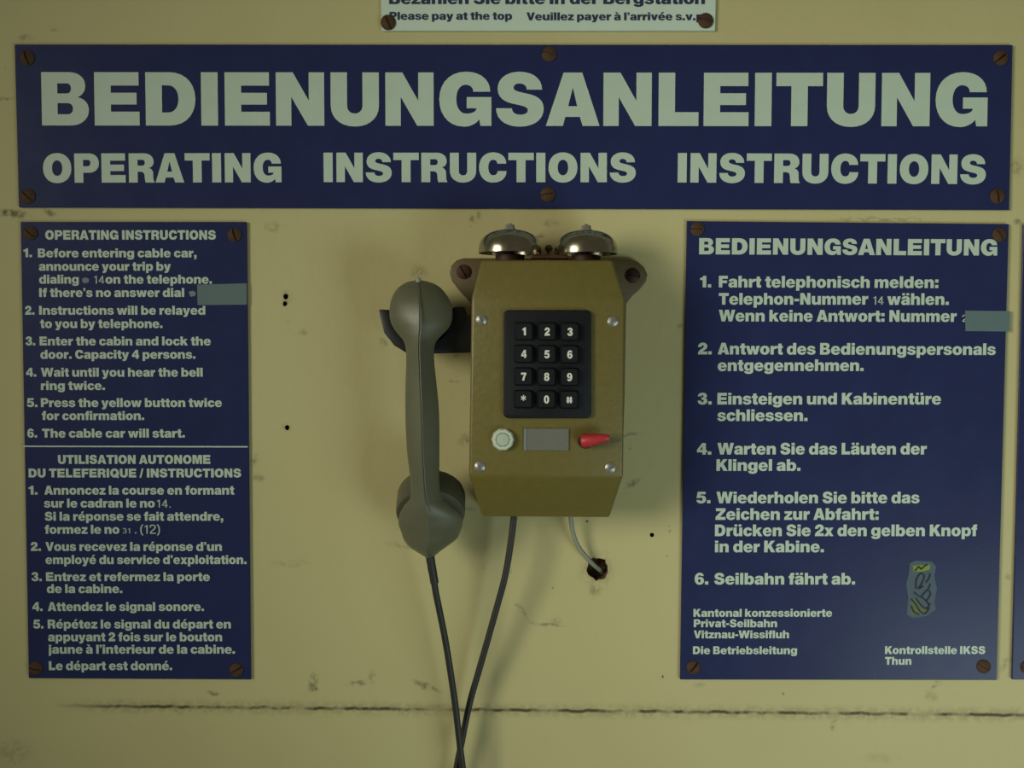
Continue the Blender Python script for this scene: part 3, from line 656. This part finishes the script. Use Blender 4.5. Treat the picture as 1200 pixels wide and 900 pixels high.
# clapper between the gongs
mb = MB(); a = P(642, 306, 0.036); b = P(643, 291, 0.036)
mb.tube([a, b], 0.0013, 10)
mb.lathe([(0.0, -.0030), (.0022, -.0022), (.0033, 0), (.0022, .0022), (0, .0030)], b, n=18)
mb.build('clapper', M['brass'], ph)
mb = MB(); mb.prism([P(622, 304, 0.030), P(666, 304.5, 0.030), P(664, 300, 0.030), P(624, 299.5, 0.030)], (0, -0.014, 0)); mb.build('bell_bracket', M['brass'], ph, bevel=.0006)

# keypad
def rrect(x0, y0, x1, y1, r, d, n=5):
    pts = []
    for cx, cy, a0 in ((x1 - r, y0 + r, -90), (x1 - r, y1 - r, 0), (x0 + r, y1 - r, 90), (x0 + r, y0 + r, 180)):
        for k in range(n + 1):
            a = R(a0 + 90 * k / n); pts.append(P(cx + r * math.cos(a), cy + r * math.sin(a), d))
    return pts
mb = MB(); mb.prism(rrect(590, 363.3, 693, 490.3, 6, DP + .0032), (0, .0036, 0))
kp = mb.build('keypad', M['black'], ph, bevel=.0009); lab(kp, 'black keypad plate')
keys = '123456789*0#'
for i, ch in enumerate(keys):
    cx = (614.0, 641.0, 667.8)[i % 3] - 0.25 * (i // 3); cy = 388.2 + 26.5 * (i // 3) + 0.3 * (i % 3)
    mb = MB(); d = DP + .0032
    lo = rrect(cx - 11.2, cy - 11, cx + 11.2, cy + 11, 2.5, d - .0002, 3); hi = rrect(cx - 9.3, cy - 9.2, cx + 9.3, cy + 9.2, 2.5, d + .0042, 3)
    n = len(lo); mb.add(lo + hi, [list(range(n)), list(range(2 * n - 1, n - 1, -1))] + [[j, (j + 1) % n, (j + 1) % n + n, j + n] for j in range(n)])
    w = {'1': 4.2, '*': 6.6, '#': 6.8}.get(ch, 6.2); hgt = {'*': 11.5, '#': 8.6}.get(ch, 9.4)
    x0 = cx - w / 2 + .2; write(mb, ch, x0, x0 + w, cy + (3.6 + 1.2 if ch != '*' else 6.8) - (0.6 if ch == '#' else 0), hgt, d + .0044, mi=1)
    o = mb.build('key', [M['black'], M['digit']], kp, smooth=30)
    bm = bmesh.new(); bm.from_mesh(o.data)
    for f in bm.faces:
        if f.material_index == 1 and f.normal.y > 0: f.normal_flip()
    bm.to_mesh(o.data); bm.free()
    lab(o, 'black key printed ' + {'*': 'with a star', '#': 'with a hash'}.get(ch, ch))

# white button: faceted collar and round plunger
kd = (DIST - DP) / F
c = P(589.3, 514.6, DP)
mb = MB(); mb.lathe([(0, -.0003), (13.2 * kd, -.0003), (13.2 * kd, .0032), (11.6 * kd, .0046), (8.6 * kd, .0046), (8.3 * kd, .0026), (0, .0026)], c, (0, -1, 0), n=10)
bt = mb.build('push_button', M['button'], ph, smooth=20); lab(bt, 'white plastic push button with faceted collar')
mb = MB(); mb.lathe([(0, .0024), (7.8 * kd, .0024), (7.8 * kd, .0040), (7.0 * kd, .0046), (0, .0050)], c, (0, -1, 0), n=32)
mb.build('button_cap', mat('dull_white_cap', (176, 190, 168), 0.45), bt)
# grey label strip
mb = MB(); mb.prism([P(617, 502, DP + .0012), P(667, 502.2, DP + .0012), P(666.6, 528.3, DP + .0012), P(616.6, 527.8, DP + .0012)], (0, .0014, 0))
lb = mb.build('label_plate', M['label'], ph, bevel=.0003, seg=1); lab(lb, 'grey blank label plate')
mb = MB(); mb.prism([P(614.2, 502.3, DP + .0014), P(617, 502.2, DP + .0014), P(616.6, 527.9, DP + .0014), P(613.8, 527.7, DP + .0014)], (0, .0015, 0)); mb.build('label_edge', M['smudge'], lb)
# red lever
mb = MB(); tip = P(714.5, 512.6, DP + .010); root = P(681.5, 517.3, DP + .0045)
pts = [root.lerp(tip, t) for t in (0, .04, .18, .35, .5, .65, .8, .92, 1.0)]
mb.tube(pts, [r_ * kd for r_ in (6.4, 7.6, 8.0, 7.6, 6.8, 5.8, 5.0, 4.0, 2.4)], 16)
lv = mb.build('switch_lever', M['red'], ph, smooth=50); lab(lv, 'red tapered plastic lever')
mb = MB(); cc = P(686, 517, DP); mb.lathe([(0, -.0003), (9 * kd, -.0003), (8.4 * kd, .0016), (0, .0016)], cc, (0, -1, 0), n=24); mb.build('lever_collar', M['dark_metal'], lv)

# cradle hook on the left side of the box
hk = [(443.5, 362.5), (455.3, 363), (461, 379), (467, 390), (475, 399.5), (485, 405), (497, 405.5), (508, 402.5), (518, 396), (525, 387), (529, 376), (530, 362), (531.5, 359.5), (543.5, 359.2), (546, 369), (554, 369.5), (554, 413), (508, 414.5), (476, 413.5), (462, 405), (450, 390)]
mb = MB(); mb.prism([P(x, y, 0.050) for x, y in hk], (0, 0.024, 0)); ho = mb.build('cradle', M['hook'], ph, bevel=.001); lab(ho, 'black U-shaped handset cradle')

# ------------------------------------------------------------------ handset
hs = thing('telephone_handset', 'grey handset hanging in the cradle on the left of the telephone', 'handset', P(503, 653, 0.045))
# (y, left, right, front depth, back depth)
tab = [(328.3, 488.5, 491.5, .052, .050), (329.5, 481, 499, .056, .048), (332, 474, 508, .060, .046), (337, 467, 516, .066, .044), (345, 461, 523, .072, .042), (355, 457.5, 528.5, .0765, .041), (367, 456.3, 530.5, .079, .041),
       (378, 458, 529, .080, .041), (386, 462, 524.5, .080, .042), (393, 467.5, 517.5, .080, .046), (399, 472.5, 512, .080, .050), (406, 475, 509, .081, .053), (420, 476, 508.5, .083, .056), (440, 475.5, 510.3, .085, .059), (460, 475, 512.5, .0865, .061),
       (480, 475, 514.2, .087, .062), (505, 475.5, 514.8, .0865, .061), (530, 477, 514.8, .085, .059), (550, 479.5, 514.7, .083, .056), (565, 481, 514.7, .081, .053), (576, 481.5, 516, .079, .050), (585, 480, 520, .077, .046),
       (592, 474, 529, .075, .041), (600, 469.5, 537.5, .072, .037), (607, 467.2, 541.7, .069, .034), (615, 467, 542, .066, .032), (624, 470.3, 539, .062, .030), (631, 472.5, 535.5, .0595, .029), (639, 478, 525.5, .056, .029), (645, 486.5, 517, .052, .029), (650, 495, 511, .047, .030), (652.6, 499, 508, .044, .032), (653.2, 501, 506.5, .042, .035)]
secs = []
ys = []
for a, b in zip(tab, tab[1:]):
    for k in range(3): ys.append(a[0] + (b[0] - a[0]) * k / 3)
ys.append(tab[-1][0])
def cat(tab, y, k):
    n = len(tab)
    for i in range(n - 1):
        if tab[i][0] <= y <= tab[i + 1][0]:
            h = tab[i + 1][0] - tab[i][0]; t = (y - tab[i][0]) / h
            def sl(j):
                if j == 0: return (tab[1][k] - tab[0][k]) / (tab[1][0] - tab[0][0])
                if j == n - 1: return (tab[-1][k] - tab[-2][k]) / (tab[-1][0] - tab[-2][0])
                return (tab[j + 1][k] - tab[j - 1][k]) / (tab[j + 1][0] - tab[j - 1][0])
            m0, m1 = sl(i) * h, sl(i + 1) * h
            return (2*t**3 - 3*t*t + 1) * tab[i][k] + (t**3 - 2*t*t + t) * m0 + (-2*t**3 + 3*t*t) * tab[i + 1][k] + (t**3 - t*t) * m1
NS = 40
RIDGE = [(320, .4), (370, .5), (400, .65), (440, .75), (520, .75), (575, .7), (610, .5), (660, .3)]
vs = []; fs = []
for y in ys:
    l, r, fd, bd = (cat(tab, y, k) for k in (1, 2, 3, 4))
    mid = (fd + bd) / 2; A = P(l, y, mid); B = P(r, y, mid); C = (A + B) / 2; hw = (B - A).length / 2
    # the seam ridge runs a little left of the middle of each section
    ridge = 0.0
    for k in range(NS):
        w = 2 * math.pi * k / NS
        cx, sy = math.cos(w), math.sin(w)
        if sy >= 0:      # front half: a soft roof rising to the seam
            u = abs(cx); rg = cat(RIDGE, y, 1); prof = (1 - rg) * (1 - u ** 2.4) ** 0.5 + rg * (1 - u)
            dep = (fd - mid) * prof
        else: dep = -(mid - bd) * (abs(sy) ** 0.7)
        vs.append(Vector((C.x + cx * hw, C.y - dep, C.z)))
for i in range(len(ys) - 1):
    for k in range(NS):
        l = (k + 1) % NS; fs.append([i * NS + k, i * NS + l, (i + 1) * NS + l, (i + 1) * NS + k])
fs.append(list(range(NS))); fs.append(list(range((len(ys) - 1) * NS, len(ys) * NS))[::-1])
mb = MB(); mb.add(vs, fs)
hb = mb.build('handset_body', M['grey'], hs, smooth=28); lab(hb, 'grey handle with a moulded seam down the middle')
# mouldings seam line
mb = MB(); sp = []
for y in ys[4:-3:2]:
    l, r, fd = (cat(tab, y, k) for k in (1, 2, 3)); sp.append(P((l + r) / 2, y, fd + .0001))
mb.tube(smooth_path(sp, 3), 0.00045, 8); mb.build('moulding_seam', M['grey_cap'], hs)
# mouthpiece cap: a screwed ring facing the wall and tilted up
def cap(c, axis, r, t, name, label):
    mb = MB(); mb.lathe([(0, 0), (r * .86, 0), (r * .97, .0012), (r, .004), (r, t - .005), (r * .96, t - .0015), (r * .80, t), (0, t - .001)], c, axis, n=56)
    o = mb.build(name, M['grey_cap'], hs, smooth=40); lab(o, label); return o
ax = Vector((-0.02, 0.80, 0.60)).normalized()
cap(P(504.3, 604, 0.0475), ax, 40.8 * (DIST - .045) / F, .026, 'mouthpiece_cap', 'dark grey mouthpiece ring')
cap(P(493.4, 368, 0.047), Vector((0, 0.995, -0.10)).normalized(), 35.0 * (DIST - .045) / F, .022, 'earpiece_cap', 'dark grey earpiece ring')
mb = MB(); mb.lathe([(0, 0), (.0021, 0), (.0017, .0030), (0, .0034)], P(490.3, 330.5, .058), (0, -.2, 1), n=16); mb.build('seam_pip', M['wire'], hs)
mb = MB()
mb.tube(smooth_path([P(503.6, 649, .0415), P(505.2, 660, .041), P(507.3, 672, .040), P(509.3, 683, .039)], 6), [.0036] * 6 + [.0035] * 6 + [.0034] * 7, 16)
mb.build('strain_relief', M['cord'], hs, smooth=40)

# ------------------------------------------------------------------ cords
mb = MB()
cp = [P(508.3, 679, .0395), P(511, 696, .038), P(515.3, 717, .036), P(521.8, 750, .032), P(528.3, 790, .028), P(534, 830, .025), P(538, 865, .023), P(541, 890, .022), P(547, 930, .020), P(560, 990, .018), P(566, 1040, .017),
      P(556, 1080, .016), P(537, 1092, .0155), P(518, 1080, .015), P(510, 1040, .0145), P(518, 990, .014), P(530, 930, .0135), P(535.5, 897, .0135), P(541, 870, .0135), P(545.8, 845, .014), P(552, 818, .015), P(560, 790, .017), P(571.5, 750, .020), P(581.8, 713, .023), P(591.5, 677, .026), P(597.8, 641, .028), P(601.5, 612, .029), P(602.5, 602, .029)]
mb.tube(smooth_path(cp, 8), 0.0027, 14)
o = mb.build('handset_cord', M['cord'], smooth=60); o['label'] = 'dark rubber cord looping from the handset up to the telephone box'; o['category'] = 'cord'
mb = MB()
wp = [P(668.5, 600, .014), P(669.3, 610, .013), P(671.5, 625, .0115), P(678, 641, .009), P(689, 655, .005), P(697, 663, 0.0), P(702.5, 667.5, -.006), P(705.5, 670, -.010), P(706.5, 671, -.0125)]
mb.tube(smooth_path(wp, 8), 0.0019, 12)
o = mb.build('connecting_wire', M['wire'], smooth=60); o['label'] = 'thin pale grey wire running from the telephone into a hole in the wall'; o['category'] = 'wire'
